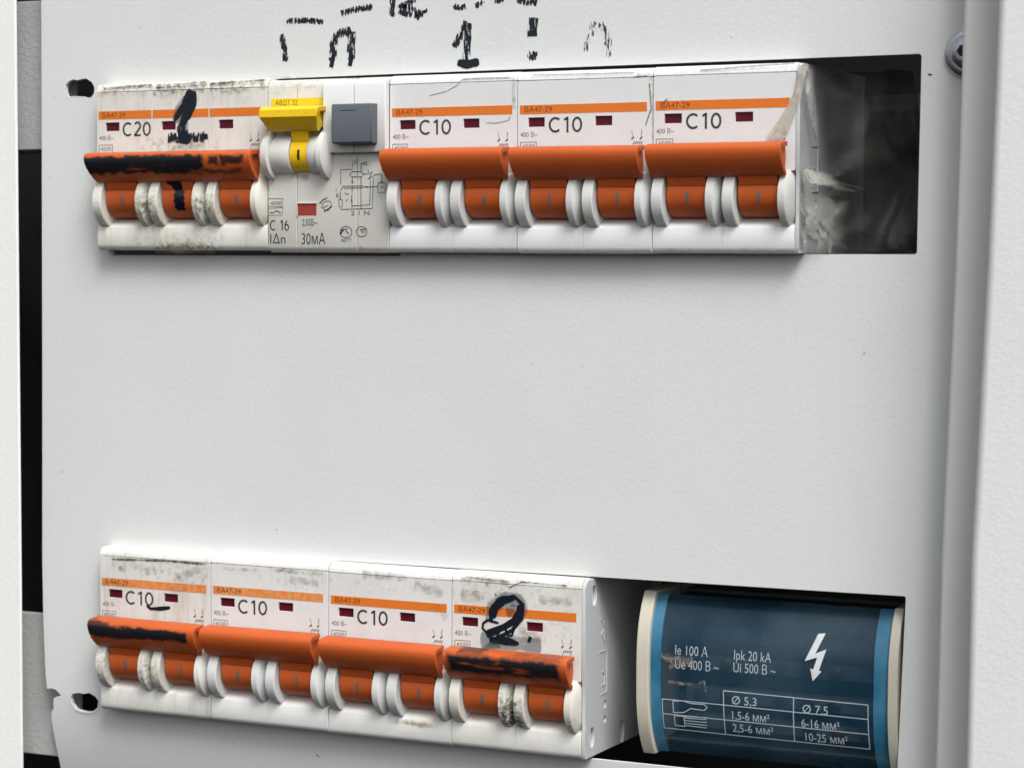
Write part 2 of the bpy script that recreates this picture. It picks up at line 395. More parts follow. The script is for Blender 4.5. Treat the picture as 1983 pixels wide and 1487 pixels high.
DOOR_Y = 26
def bend(x, z):               # the lower left part of the cover sheet is bent back into the cabinet
    t = max(0.0, -118-z)
    return t*t*.0055*(1.0 if x < 140 else max(.25, 1-(x-140)/60)) 
cab = thing('electrical_cabinet', 'light grey steel electrical cabinet with open doors and slotted cover sheet around the breakers', 'electrical cabinet')
panel = cab
slot1 = [(1.5, -.9), (90, -.8), (91, -.1), (225.4, .1), (225.9, .5), (226.4, 45.5), (225.9, 46.0), (88, 45.5), (3, 44.9)]
slot2 = [(-.5, -125.2), (143, -125.4), (222.6, -125.2), (224.3, -79.6), (223.9, -79.3), (60, -80.25), (-1.5, -80.75)]
hole1 = [at(*p, 0) for p in ((133, 158), (141, 154), (150, 156), (160, 153), (168, 153), (178, 160), (183, 170), (182, 182), (176, 190), (169, 193), (166, 189), (138, 188), (136, 192), (130, 187), (127, 176), (127, 165))]
hole2 = [at(*p, 0) for p in ((140, 1343), (152, 1341), (162, 1343), (172, 1341), (184, 1348), (191, 1358), (190, 1370), (182, 1377), (170, 1379), (158, 1377), (146, 1373), (138, 1362), (136, 1350))]
edge = [at(*p, 0) for p in ((80, -60), (80, 0), (81, 300), (82, 700), (82, 1090), (84, 1200), (88, 1300), (91, 1333), (99, 1332), (108, 1335), (118, 1347), (110, 1348), (103, 1352), (102, 1362), (102, 1372), (97, 1378), (96, 1390), (99, 1440), (101, 1487), (102, 1560))]
out = edge + [(-16, -180), (262, -180), (262, 130), (-20, 130)]
mb = MB(); sheet(mb, out, [slot1, slot2, hole1, hole2, rrect(227.9, 228.9, 40.9, 41.4, .2, 2)], 0, 1.2, 7)
panel = mb.build('cover_sheet', M['panel'], cab, smooth=30, ymap=bend)
# rims of pale bare metal / paint where the knock-outs were broken
chip = inked('chipped_paint', (.80, .80, .78), .3, .8, 600, ((0, 0, 0), (1, 1, 1)), .8)
for h, rg, yy in ((hole1, range(8, 16), -.06), (hole2, range(5, 13), .05)):
    mb = MB(); stroke(mb, [h[i % len(h)] for i in rg], .45, yy, ends=False); mb.build('chipped_rim', chip, panel)
# screw with washer at the right edge
mb = MB(); mb.lathe_y([(-.02, 5.7), (-.9, 5.6), (-1.2, 5.2), (-1.25, 4.4), (-2.4, 4.0), (-3.1, 3.2), (-3.3, 2.2), (-3.3, 1.5)], 237.6, 45.6)
mb.build('panel_screw', M['screw'], cab, smooth=60)
mb = MB(); mb.lathe_y([(-3.25, 1.6), (-3.32, 1.4), (-3.33, .1)], 236.9, 46.1, 6); mb.build('screw_socket', M['black'], cab)

# marker writing on the sheet above the upper slot
def PX(L, Y=0): return [at(x, y, Y) for x, y in L]
def mark(L, w, mat='scrawl', name='marker_scrawl'):
    mb = MB(); 
    for n_, (q, ww) in enumerate(zip(L, w if isinstance(w, list) else [w]*len(L))): stroke(mb, PX(q), ww*1.45, (-.10 if mat == 'marker' else -.05)-.012*n_)
    return mb.build(name, M[mat], panel)
mark([[(553, 42), (590, 40), (630, 43)]], 1.6)
mark([[(658, 28), (690, 19), (724, 13)]], 1.8)
mark([[(760, -20), (760, 36)], [(760, -6), (790, -14), (800, 2), (775, 14), (800, 18), (815, 30), (800, 36)], [(770, 20), (800, 30)]], 1.9)
mark([[(818, 25), (828, 20)]], 1.0)
mark([[(876, 12), (890, 16), (906, 12)]], 1.5)
mark([[(918, 14), (930, 8), (942, 3)]], 1.5)
mark([[(955, 4), (978, -2)]], 1.7); mark([[(1000, -2), (1020, 5), (1045, 4)]], 1.9)
mark([[(546, 64), (550, 95), (553, 122)]], [2.0])
mark([[(644, 122), (645, 90), (652, 68), (682, 58)], [(682, 58), (680, 90), (680, 120)]], 2.4)
o = mark([[(640, 118), (648, 120)], [(676, 116), (684, 118)]], 2.4, 'marker')
mark([[(904, 38), (896, 62), (878, 95)], [(908, 42), (905, 80), (903, 122)]], [2.0, 2.2])
mark([[(886, 121), (905, 126), (928, 120)]], 1.6, 'marker')
mark([[(1034, 31), (1032, 50), (1031, 70)]], 2.6); mark([[(1031, 60), (1031, 71)]], 2.0, 'marker')
mark([[(1034, 96), (1032, 108), (1029, 121)]], 2.6)
mark([[(1134, 104), (1140, 70), (1152, 46), (1170, 50), (1177, 80), (1180, 116)]], 2.4, 'scrawl_faint')

# frame on the right, doors, brackets and rails
def edge_x(L, Y): return [at(px, py, Y) for px, py in L]
mb = MB(); E_ = edge_x([(1808, 1520), (1821, 1080), (1847, 520), (1865, 0), (1867, -60)], -12)
sheet(mb, [(E_[0][0]-.6, -175)]+E_+[(E_[-1][0], 120), (330, 120), (330, -175)], [], -12, 11.2); mb.build('frame_strip', M['flange'], cab, bevel=1.2, seg=3)
mb = MB(); E_ = edge_x([(1866, 1520), (1877, 1080), (1908, 520), (1931, 0), (1934, -60)], -DOOR_Y)
sheet(mb, [(E_[0][0]-.6, -175)]+E_+[(E_[-1][0], 120), (400, 120), (400, -175)], [], -DOOR_Y, 14); sub(mb.build('door', M['door2'], cab, bevel=2.2, seg=4), 'pale open door along the right edge of the view, out of focus')
mb = MB(); mb.box(-110, -24.6, -8, -7, -175, 125); sub(mb.build('door', M['door'], cab, bevel=.3), 'white door strip along the left edge of the view')
for z0, z1 in ((28.3, 69.6), (-142.3, -101.9)):
    mb = MB(); mb.box(-60, -15, 6, 7.5, z0, z1); mb.box(-60, -15, 7.5, 30, z0, z0+1.4); mb.build('mounting_bracket', M['bracket'], cab, bevel=.35)
for z in (22.5, -102.5):
    mb = MB(); mb.prism([(-51, -17.5), (-51, -13.5), (-57, -13.5), (-57, 13.5), (-51, 13.5), (-51, 17.5), (-52, 17.5), (-52, 14.5), (-58, 14.5), (-58, -14.5), (-52, -14.5), (-52, -17.5)], -50, 300)
    o = mb.build('mounting_rail', M['steel'], cab); o.location.z = z*S

# ------------------------------------------------------------------ circuit breakers
NT_H = 44.6
HOUS = [(-50, NT_H), (-1.9, NT_H), (-1.2, NT_H-.2), (-.6, NT_H-.65), (-.2, NT_H-1.3), (0, NT_H-2.2), (-1.3, NT_H-2.3), (-1.3, 19.2), (-4, 18.6), (-5.2, 17), (-5.2, 8.8),
        (-3.5, 8.35), (-.25, 6.35), (0, 6.0), (.05, 1.5), (-.25, .6), (-.9, .1), (-1.8, 0), (-50, 0)]
def arc(cd, cz, r, a0, a1, n): return [(cd+r*math.cos(R(a0+(a1-a0)*i/n)), cz+r*math.sin(R(a0+(a1-a0)*i/n))) for i in range(n+1)]
BAR = [(1.6, 26.2), (5.2, 25.9), (6.2, 25.6), (6.8, 25.0), (6.95, 24.2), (6.8, 23.2), (6.3, 21.9), (5.5, 20.6), (4.5, 19.4), (3.3, 18.3), (2.5, 18.0),
       (2.3, 19.0), (3.6, 20.2), (4.6, 21.5), (5.3, 22.9), (5.5, 24.0), (5.1, 24.6), (1.6, 25.0)]
WEB = [(1.6, 24.9), (5.0, 24.5), (5.4, 23.9), (5.2, 22.9), (4.5, 21.5), (3.5, 20.3), (2.3, 19.1), (.8, 19.0), (.2, 22), (.6, 25)]
SHAFT = [(3.1, 19.4), (3.0, 18.5), (2.05, 16.1), (-1, 15.8), (-2, 20.5), (2.6, 20.5)]
cache = {}
def part(key, name, fn, mat, parent, bevel=0.0, x=0, seg=2, smooth=40):
    """a part whose mesh is shared with its look-alikes; another material makes a copy of the mesh"""
    k = (key, mat.name)
    if k not in cache:
        b_ = MB(); fn(b_); o = b_.build(name, mat, parent, bevel, seg, smooth); cache[k] = o.data
    else: o = link(name, cache[k], parent, bevel, seg)
    o.location.x = x*S
    return o

def guard_fn(right):
    def f(b_):
        p = [(14.85, 7.1), (15.0, 7.35), (16.6, 7.35), (16.85, 7.1), (17.75, 5.0)] if right else [(.25, 5.2), (1.1, 7.1), (1.3, 7.35), (3.75, 7.35), (3.95, 7.1)]
        b_.lathe_x(p, -3.3, 13.1, 56)
    return f
def breaker(x, z, poles, label, rating='C10', group='circuit breakers in the two rows', white=None, dirty=None, bar=None, stripe='stripe', guards='guard', dz=0.0, end=False,
            handle=True, side='side', tog=None):
    t = thing('circuit_breaker', label, 'circuit breaker', x, z, 0, group)
    Wd = 18*poles; white = white or M['cool']
    for i in range(poles):
        part('house', 'pole_housing', lambda b_: b_.prism(HOUS, .07, 17.985), white, t, .10, 17.925*i)
    def plate(b_):
        wins = [[(18*i+2.9, 31.0+dz), (18*i+7.4, 31.0+dz), (18*i+7.4, 33.3+dz), (18*i+2.9, 33.3+dz)] for i in range(poles)]
        sheet(b_, rrect(.12, Wd-.12, 19.4, NT_H-2.33, .4, 3), wins, -5, 1.2)
    part(('plate', poles, dz), 'face_plate', plate, white, t, .12)
    for i in range(poles):
        part(('win', dz), 'indicator_window', lambda b_: b_.box(2.6, 7.7, -4.45, -3.9, 30.8+dz, 33.5+dz), M['window'], t, 0, 18*i)
        part('gl', 'toggle_guard', guard_fn(False), M[guards], t, 0, 18*i, smooth=30)
        part('gr', 'toggle_guard', guard_fn(True), M[guards], t, 0, 18*i, smooth=30)
        tg = part('toggle', 'toggle', lambda b_: (b_.lathe_x([(4.5, 5.35), (4.65, 5.5), (14.6, 5.5), (14.75, 5.35)], -3.3, 14.1, 48), b_.prism(SHAFT, 4.8, 14.45)), tog or M['orange'], t, 0, 18*i)
        mk = part('mark', 'on_mark', lambda b_: b_.lathe_x([(9.3, 5.48), (9.3, 5.56), (10.1, 5.56), (10.1, 5.48)], -3.3, 14.1, 6, -24, 5), M['slotmark'], tg)
    if True:
        hb = part(('bar', poles), 'lever_bar', lambda b_: b_.prism(BAR, .6, Wd-1.3, (lambda e, d, zz: (1.6 if poles == 3 else .5)*max(0, (24-zz)/6)**1.5 if e == 0 else 0)), bar or M['orange'], t, .25, 0, 2, 50)
        for wx in (2.0, Wd-3.4): part('web', 'lever_web', lambda b_: b_.prism(WEB, 0, 1.1), M['orange'], hb, 0, wx)
    hb.rotation_euler.y = R((-.25, .2, .05, -.1, .3, -.2, .12, 0)[int(x/18+poles+z) % 8])
    st = part(('stripe', poles, dz), 'label_stripe', lambda b_: b_.box(.7, Wd-1.5 if poles == 2 else Wd-2.2, -5.05, -4.95, 34.15+dz, 36.35+dz), M[stripe], t)
    def pr(b_):
        if rating: rating_glyphs(b_, rating, 8.5, 29.5+dz, 3.8, 9.4)
    if rating: part(('rate', rating, dz), 'rating_print', pr, M['print'], t)
    def fp(b_):
        text(b_, '400 В~', .9, 28.6+dz, 1.15, -5.06, 4.6)
        for q in (((.9, 27.3), (5.2, 27.3)), ((5.2, 27.3), (5.2, 25.2)), ((5.2, 25.2), (.9, 25.2)), ((.9, 25.2), (.9, 27.3))): line(b_, [(a, c+dz) for a, c in q], .16, -5.06)
        text(b_, '4500', 1.35, 25.7+dz, 1.1, -5.06, 3.4)
    def fp2(b_):
        e = Wd-18
        text(b_, '1', e+12.6, 28.9+dz, .9, -5.06); text(b_, '3', e+14.9, 28.9+dz, .9, -5.06)
        for xx in (12.9, 15.1):
            line(b_, [(e+xx-.4, 27.5+dz), (e+xx+.25, 28.1+dz)], .42, -5.06); line(b_, [(e+xx, 28.3+dz), (e+xx, 28.9+dz)], .15, -5.06)
            line(b_, [(e+xx, 26.3+dz), (e+xx, 24.2+dz)], .15, -5.06)
        for k_ in range(5): line(b_, [(e+13+k_*.5, 26.4+dz), (e+13.35+k_*.5, 27.0+dz)], .25, -5.06)
    part(('fine', dz), 'fine_print', fp, M['faint'], t); part(('fine2', poles, dz), 'switch_symbol_print', fp2, M['faint'], t)
    part(('model', dz), 'model_print', lambda b_: text(b_, 'ВА47-29', 2.0, 34.65+dz, 1.25, -5.075, 7.4), M['darkprint'], st)
    if end:
        def sp(b_):
            q = [(-50, 0), (-.6, .1), (-.35, .6), (-.05, 1.5), (-.1, 6.3), (-.4, 8), (-.4, 18.8), (-.1, 19.6), (-.1, NT_H-2.4), (-.7, NT_H-1), (-1.6, NT_H-.35), (-2.6, NT_H-.1), (-50, NT_H-.1)]
            hs_ = [blob(-5.6, 40.2, 1.5, 2.6), blob(-4.6, 4.9, 1.5, 2.6), blob(-12.5, 11.9, .8, 1.1), blob(-12.4, 8.1, .9, .9), blob(-23.5, 3.0, 1.6, 3.0)]
            m2 = MB(); sheet(m2, [(-d_, zz) for d_, zz in q][::-1], [[(-d_, zz) for d_, zz in h_] for h_ in hs_], 0, .9)
            b_.add([(Wd+yy-.02, -5+xx, zz) for (xx, yy, zz) in m2.v], m2.f)
        part(('side', poles), 'side_plate', sp, M[side], t, .15)
        def em(b_):
            X = Wd+.93
            for (a, zz, c, z2) in ((8.8, 25.5, 13.5, 25.5), (13.5, 25.5, 13.5, 14.8), (13.5, 14.8, 9.5, 14.8), (10.4, 17, 12, 17), (12, 17, 12, 19.5), (12, 19.5, 10.6, 20.5), (9.6, 34, 12, 31), (12, 31, 10, 30), (10, 30, 12, 27.5), (12, 27.5, 11.6, 33)):
                dx_, dz_ = c-a, z2-zz; L = math.hypot(dx_, dz_); nx, nz = -dz_/L*.16, dx_/L*.16
                v8 = []
                for xx in (X-.06, X+.12):
                    for (yy, zv) in ((a+nx, zz+nz), (a-nx, zz-nz), (c-nx, z2-nz), (c+nx, z2+nz)): v8.append((xx, -5+yy, zv))
                b_.add(v8, [(0, 1, 2, 3), (4, 5, 6, 7), (0, 1, 5, 4), (1, 2, 6, 5), (2, 3, 7, 6), (3, 0, 4, 7)])
        part(('emboss', poles), 'moulded_mark', em, M[side], t)
    return t

M['cool'] = plastic('white_breaker_plastic', (.66, .675, .68), .36, wear=.14, grime=((0, 200, 41.8, 45, .8, .3, .56), (0, 200, -1, 1.8, .8, .35, .52)), gcol=(.20, .18, .14))
W_C20 = plastic('aged_white_plastic', WHITE, .42, wear=.45, streak=.25, grime=((-1, 54, 40.5, 46, 1.2, .85, .50), (12, 40, 26, 31, 2, .55, .52), (18, 54, 37, 45, 2, .35, .55), (17, 38, -1, 2.2, 1.2, .9, .46), (10, 42, -1, 6, 3, .4, .50), (18, 36, 24, 31, 3, .35, .48)), gcol=(.15, .125, .06), off=(0, .45))
W_B1 = plastic('stained_white_plastic', (.65, .645, .62), .40, wear=.45, streak=.45, grime=((3, 30, 38, 43, 1.5, .5, .50), (18, 36, 35, 42, 1.5, .5, .54)), gcol=(.20, .18, .12), off=(0, -124.8))
W_B2 = plastic('scuffed_white_plastic', (.66, .665, .655), .40, wear=.3, grime=((0, 36, 36, 44, 1.2, .45, .585), (20, 36, 26, 44, 2, .3, .6), (20, 72, 37, 44, 1.5, .35, .55)), gcol=(.22, .19, .14), off=(36, -124.8))
W_B4 = plastic('scratched_white_plastic', (.66, .66, .635), .40, wear=.45, grime=((0, 18, 36, 45, 1.2, .6, .54), (8, 36, 41.5, 45, 1.2, .6, .53), (16, 36, 28, 44, 3, .3, .52)), gcol=(.17, .15, .10), off=(108, -124.8))
B_C20 = plastic('orange_lever_with_ink', ORANGE, .46, wear=.2, spec=.3, inks=((-1, 34, 19.9, 25.3, .7, 1.0), (30, 38.6, 20.8, 25.2, .7, 1.0), (39.6, 43.4, 22.0, 24.9, .9, .95), (43.2, 51.0, 21.8, 25.0, .8, .95), (22, 50, 19.6, 21.4, .8, .8), (44, 51, 25.8, 28, .6, .7)), off=(0, .45))
B_B1 = plastic('orange_lever_with_ink_stripe', ORANGE, .46, wear=.2, spec=.3, inks=((-1, 33.0, 21.0, 24.9, .6, 1.0), (-1, 8, 24, 26.0, .8, .9)), off=(0, -124.8))
B_B4 = plastic('orange_lever_with_smeared_ink', ORANGE, .42, wear=.2, spec=.3, inks=((1.5, 33.6, 19.6, 25.8, 1.4, 1.0), (4, 12, 25, 28, 1, .8), (20, 33, 25, 26.6, 1, .6)), off=(108, -124.8))
T_SMUDGE = plastic('orange_toggle_smudged', ORANGE, .36, wear=.2)

top0 = breaker(0, .45, 3, 'three-pole C20 breaker with a black ink smear along its wide orange lever', 'C20', white=W_C20, bar=B_C20, guards='guard_dirty', dz=.9)
c1 = breaker(90, 0, 2, 'two-pole C10 breaker directly right of the slate grey button, upper row')
c2 = breaker(126, 0, 2, 'two-pole C10 breaker in the upper row between two others of its kind')
c3 = breaker(162, 0, 2, 'two-pole C10 breaker beside the crumpled clear film, upper row', end=True)
d1 = breaker(0, -124.8, 2, 'stained C10 breaker with a black stripe on its lever, beside the lower oblong hole', white=W_B1, bar=B_B1, stripe='stripe_worn', guards='guard_dirty2')
d2 = breaker(36, -124.8, 2, 'C10 breaker with a worn orange label stripe, next to the one with a striped lever', white=W_B2, stripe='stripe_worn')
d3 = breaker(72, -124.8, 2, 'C10 breaker with a brown scuff below its toggles, lower row', white=W_B2)
d4 = breaker(108, -124.8, 2, 'two-pole breaker with a scribbled black 2 over its rating, nearest the blue block', None, white=W_B4, bar=B_B4, guards='guard_black', end=True)

for t_, dy_, dz_ in ((c1, .12, .08), (c2, -.10, -.04), (c3, .04, .10), (d2, -.16, .10), (d3, .10, -.10), (d4, 0, .06)):
    t_.location.y += dy_*S; t_.location.z += dz_*S
def loc(t, L, Y=-5.0): return [(x-t.location.x/S, z-t.location.z/S) for x, z in (at(a, b_, Y) for a, b_ in L)]
def ink(t, name, mat, strokes, y=-5.1):
    mb = MB()
    for n_, (L, w) in enumerate(strokes): stroke(mb, loc(t, L), w, y-.007*n_)
    return mb.build(name, M[mat], t)
# the black 1 on the C20 breaker
ink(top0, 'ink_numeral', 'marker', [([(371, 175), (362, 198), (352, 222)], [2.6, 3.4, 2.2])])
ink(top0, 'ink_numeral', 'marker', [([(376, 176), (373, 200), (362, 232)], [1.8, 3.0, 2.0])], -5.115)
ink(top0, 'ink_numeral', 'marker', [([(360, 196), (350, 214), (338, 234)], [1.0, 2.4, 1.2])], -5.12)
ink(top0, 'ink_numeral', 'marker', [([(366, 206), (356, 236), (348, 244)], [2.6, 2.4, .8])], -5.125)
ink(top0, 'ink_numeral', 'marker_thin', [([(362, 186), (350, 214), (338, 238)], [2, 4.5, 2]), ([(356, 230), (354, 262)], [3.2, 4.2])], -5.09)
ink(top0, 'ink_smear', 'scrawl', [([(352, 236), (354, 262), (358, 278)], [3.4, 6, 6]), ([(322, 268), (350, 268), (402, 265)], 4.0)], -5.11)
ink(top0, 'ink_blot', 'marker', [([(348, 266), (368, 270)], 3.6)], -5.12)
ink(top0, 'ink_blot', 'marker', [([(398, 260), (399, 270)], 1.6)], -5.12)
# drip of ink over the middle toggle
mb = MB()
for (x0, x1, a0, a1) in ((26.2, 29.6, -40, 20),):
    n = 12; vs_ = []; fa = []
    for i in range(n+1):
        t_ = R(a0+(a1-a0)*i/n); wv = .3*math.sin(i*1.9)
        for k_, f_ in ((0, 0), (.2, 1), (.5, 1), (.8, 1), (1, 0)):
            vs_.append((x0+wv+(x1-x0-.2*wv)*k_, -5-(-3.3+5.6*math.cos(t_)), 14.1+5.6*math.sin(t_))); fa.append(f_*(1 if 0 < i < n else 0))
    mb.add(vs_, [(i*5+j, i*5+j+1, (i+1)*5+j+1, (i+1)*5+j) for i in range(n) for j in range(4)], fa)
mb.build('ink_drip', M['marker'], top0)
mb = MB(); stroke(mb, [(26.6, 19.4), (27.4, 17.6), (27.8, 15.6)], [7, 3.6, 3.2], 0)
mb.v = [(x, -5-(3.2+.1 if zz > 18.2 else 2.05+.12+(zz-16.1)*.40), zz) for x, y, zz in mb.v]; mb.build('ink_drip', M['marker'], top0)
# seams between the poles
for t, xs in ((top0, (18, 36)), (d4, (18,))):
    mb = MB()
    for x in xs: line(mb, [(x, 19.5), (x, NT_H-2.4)], .35, -5.09)
    mb.build('seam', inked('pale_seam', (.80, .79, .74), -.2, .2, 200, ((0, 0, 0), (1, 1, 1)), .65), t)
# the scribbled 2
ink(d4, 'ink_numeral', 'marker', [([(954, 1196), (958, 1176), (975, 1161), (996, 1158)], [2.0, 2.5, 2.5, 1.4]), ([(1006, 1170), (1006, 1186), (996, 1202), (975, 1214), (942, 1228)], [1.4, 2.2, 2.0, 1.7, 2.4])], -5.10)
ink(d4, 'ink_numeral', 'marker_thin', [([(948, 1204), (955, 1174), (982, 1158), (1004, 1162), (1013, 1180), (1004, 1204)], [3, 4.2, 4.2, 4, 3.6, 2]), ([(980, 1186), (1000, 1178)], 3)], -5.09)
ink(d4, 'ink_scribble', 'marker', [([(952, 1204), (950, 1182), (966, 1160), (996, 1154), (1013, 1170), (1011, 1196), (992, 1220), (960, 1236)], 1.1)], -5.13)
ink(d4, 'ink_bar', 'marker', [([(948, 1238), (985, 1241), (1005, 1246)], [1.6, 2.6, 1.2])], -5.11)
ink(d4, 'ink_bar', 'marker_thin', [([(930, 1236), (985, 1243), (1049, 1250)], 4.6)], -5.095)
ink(d4, 'ink_smear', 'marker_thin', [([(933, 1262), (950, 1252), (968, 1246)], 2.6)], -5.12)
ink(d4, 'ink_scribble', 'marker', [([(966, 1206), (945, 1200), (936, 1206), (935, 1216), (943, 1224), (956, 1222)], .7)], -5.12)
ink(d4, 'ink_scribble', 'marker', [([(962, 1232), (972, 1212), (978, 1214), (984, 1230), (992, 1230), (997, 1212)], .7)], -5.125)
ink(d4, 'ink_blot', 'marker', [([(1023, 1236), (1029, 1239)], 1.6)], -5.12)
ink(d1, 'ink_tick', 'marker', [([(284, 1172), (292, 1178), (310, 1178), (330, 1176)], [.8, 1.0, 1.3, 1.0])])
# scratches, grime along the top edges, dirt on the labels
def smear(t, mat, strokes, name='grime'):
    for k_ in strokes: ink(t, name, mat, [k_], -5.085)
smear(c1, 'crack', [([(830, 186), (862, 178), (885, 166), (892, 158)], .3), ([(890, 158), (897, 154), (930, 152), (990, 151)], .5), ([(989, 222), (984, 234), (960, 239), (940, 238)], .32)], 'scratch')
smear(c1, 'soot', [([(994, 150), (995, 215)], 1.6), ([(985, 154), (1000, 152)], 1.6)])
smear(c2, 'crack', [([(1030, 146), (1120, 144), (1230, 141)], .4), ([(1225, 150), (1258, 147)], .6), ([(1258, 160), (1262, 210), (1250, 245)], .5)], 'scratch')
smear(c2, 'soot', [([(1262, 140), (1260, 160)], 2.4), ([(1232, 146), (1262, 146)], 1.5), ([(1264, 150), (1264, 270)], .8)])
smear(c3, 'crack', [([(1355, 137), (1450, 129), (1540, 123)], .55), ([(1290, 190), (1286, 205)], .4), ([(1280, 203), (1296, 190)], .4)], 'scratch')
smear(top0, 'soot_line', [([(200, 172), (250, 168), (297, 165)], .9), ([(300, 168), (350, 165), (402, 161)], 1.6), ([(405, 163), (450, 160), (514, 156)], .9)])
smear(top0, 'soot', [([(300, 176), (350, 174), (400, 172)], 3.0), ([(320, 478), (400, 478)], 4.0), ([(330, 290), (400, 270)], 5.0), ([(300, 487), (420, 487)], 1.8)])
smear(d1, 'soot_line', [([(215, 1082), (280, 1084), (330, 1086), (400, 1092)], .9)])
smear(d1, 'soot', [([(235, 1092), (238, 1110)], 4), ([(285, 1094), (288, 1116)], 4), ([(300, 1098), (300, 1116)], 3), ([(340, 1120), (390, 1100)], 3.5)])
smear(d2, 'soot', [([(430, 1100), (500, 1104)], 1.4), ([(520, 1100), (630, 1112)], 2.0), ([(560, 1120), (620, 1130)], 3)])
smear(d2, 'crack', [([(540, 1106), (552, 1102)], .5)], 'scratch')
smear(d3, 'soot', [([(700, 1110), (790, 1118)], 3.4), ([(800, 1130), (860, 1150)], 4.5), ([(840, 1170), (866, 1200)], 3)])
smear(d4, 'soot', [([(890, 1120), (990, 1128)], 1.6), ([(890, 1150), (940, 1160)], 5.0), ([(1040, 1160), (1110, 1168)], 3.5), ([(1000, 1222), (1060, 1238)], 5.0)])
smear(d4, 'soot_line', [([(985, 1138), (1010, 1126), (1100, 1134)], .5), ([(900, 1116), (960, 1122), (990, 1126)], .8), ([(958, 1150), (962, 1152)], 1.0)])
# brown scuff on the third lower breaker
mb = MB(); patch(mb, 25.5, 5.0, 7.5, 1.3, -5.13)
mb.build('scuff', inked('brown_scuff', (.38, .28, .17), .55, 1.0, 350, ((0, 0, 0), (1, 1, 1)), .75, .7), d3)

# ------------------------------------------------------------------ residual current breaker with the yellow lever
rc = thing('residual_current_breaker', 'cream residual current breaker with yellow lever, slate grey button and printed diagram', 'circuit breaker', 54, 0, 0)
RH = [(-50, 44.6), (-2.6, 44.6), (-1.2, 44.3), (-.4, 43.6), (0, 42.6), (0, 1.6), (-.4, .6), (-1.4, 0), (-50, 0)]
for x0, x1 in ((.08, 8.75), (8.85, 26.6), (26.7, 35.9)):
    MB().prism(RH, x0, x1).build('pole_housing', M['rcwhite'], rc, bevel=.2)
mb = MB().prism([(-1, 25.6), (1.6, 25.4), (1.9, 25.9), (1.9, 42.4), (1.2, 43.6), (-.5, 44.1), (-2, 44.2)], 17.6, 26.65); mb.build('raised_block', M['rcwhite2'], rc, bevel=.25)
mb = MB().prism([(-1, 25.6), (1.6, 25.4), (1.9, 25.9), (1.9, 42.4), (1.2, 43.6), (-.5, 44.1), (-2, 44.2)], 26.75, 35.9); mb.build('raised_block', M['rcwhite2'], rc, bevel=.25)
mb = MB().prism([(1.5, 27.4), (4.6, 27.6), (5.0, 28.0), (5.0, 37.2), (4.7, 37.6), (1.5, 37.7)], 21.9, 33.6); bt = mb.build('test_button', M['button'], rc, bevel=.35)
mb = MB(); line(mb, [(24.6, 35.9), (29.0, 35.9)], .18, -10.02); mb.build('groove_mark', M['black'], bt)
# lever guards, lever
CZ = 25.2
for p_ in ([(.1, 5.4), (.6, 6.5), (2.3, 6.6), (2.5, 6.3)], [(17.0, 6.3), (17.2, 6.6), (18.6, 6.5), (19.6, 4.8)]):
    MB().lathe_x(p_, -1.6, CZ, 56).build('lever_guard', M['rcguard'], rc, smooth=35)
for x0, x1 in ((2.6, 8.3), (13.7, 17.1)):
    MB().lathe_x([(x0, 5.2), (x0+.15, 5.3), (x1-.15, 5.3), (x1, 5.2)], -1.6, CZ, 56).build('lever_drum', M['rcguard'], rc, smooth=50)
lv = MB().lathe_x([(8.5, 4.75), (8.6, 4.9), (13.4, 4.9), (13.5, 4.75)], -1.6, CZ, 56)
lv.prism([(3.4, 32.0), (3.2, 31.0), (2.3, 28.3), (-1, 27), (-1, 32.5), (3.2, 32.5)], 8.9, 13.6)
lv = lv.build('lever', M['yellow'], rc)
MB().prism([(1.0, 37.6), (4.6, 37.3), (5.9, 36.9), (6.4, 36.4), (6.5, 34.6), (5.2, 32.9), (4.0, 31.5), (3.2, 31.0), (2.4, 31.0), (2.0, 32.3), (2.6, 33), (5.0, 35), (4.8, 35.9), (1.0, 36.2)], 1.2, 18.6,
           lambda e, d, z_: (1 if e == 0 else -1)*1.7*max(0, (34.5-z_)/3.5)).build('lever_bar', M['yellow'], rc, bevel=.25)
MB().prism([(1.0, 36.1), (4.6, 35.8), (4.9, 35), (2.6, 33.2), (1.6, 32.2), (0, 32.2), (0, 36)], 3.5, 17.2).build('lever_web', M['yellow'], rc)
MB().lathe_x([(10.8, 4.88), (10.8, 4.96), (11.5, 4.96), (11.5, 4.88)], -1.6, CZ, 6, -17, 13).build('on_mark', M['black'], lv)
MB().box(1.1, 16.8, -5.06, -4.95, 36.0, 39.7).build('label_stripe', M['yellow_print'], rc)
mb = MB(); text(mb, 'АВДТ 32', 2.4, 38.0, 1.25, -5.08, 6.6); mb.build('model_print', M['ochre'], rc)
# window: recessed box
mb = MB(); mb.box(9.0, 14.6, -5.03, -4.9, 9.5, 12.6); mb.build('indicator_window', M['window2'], rc)
mb = MB(); mb.box(8.9, 14.7, -5.35, -4.95, 12.6, 12.8); mb.box(8.75, 8.98, -5.3, -4.95, 9.4, 12.8); mb.build('window_frame', M['rcwhite'], rc, bevel=.05)
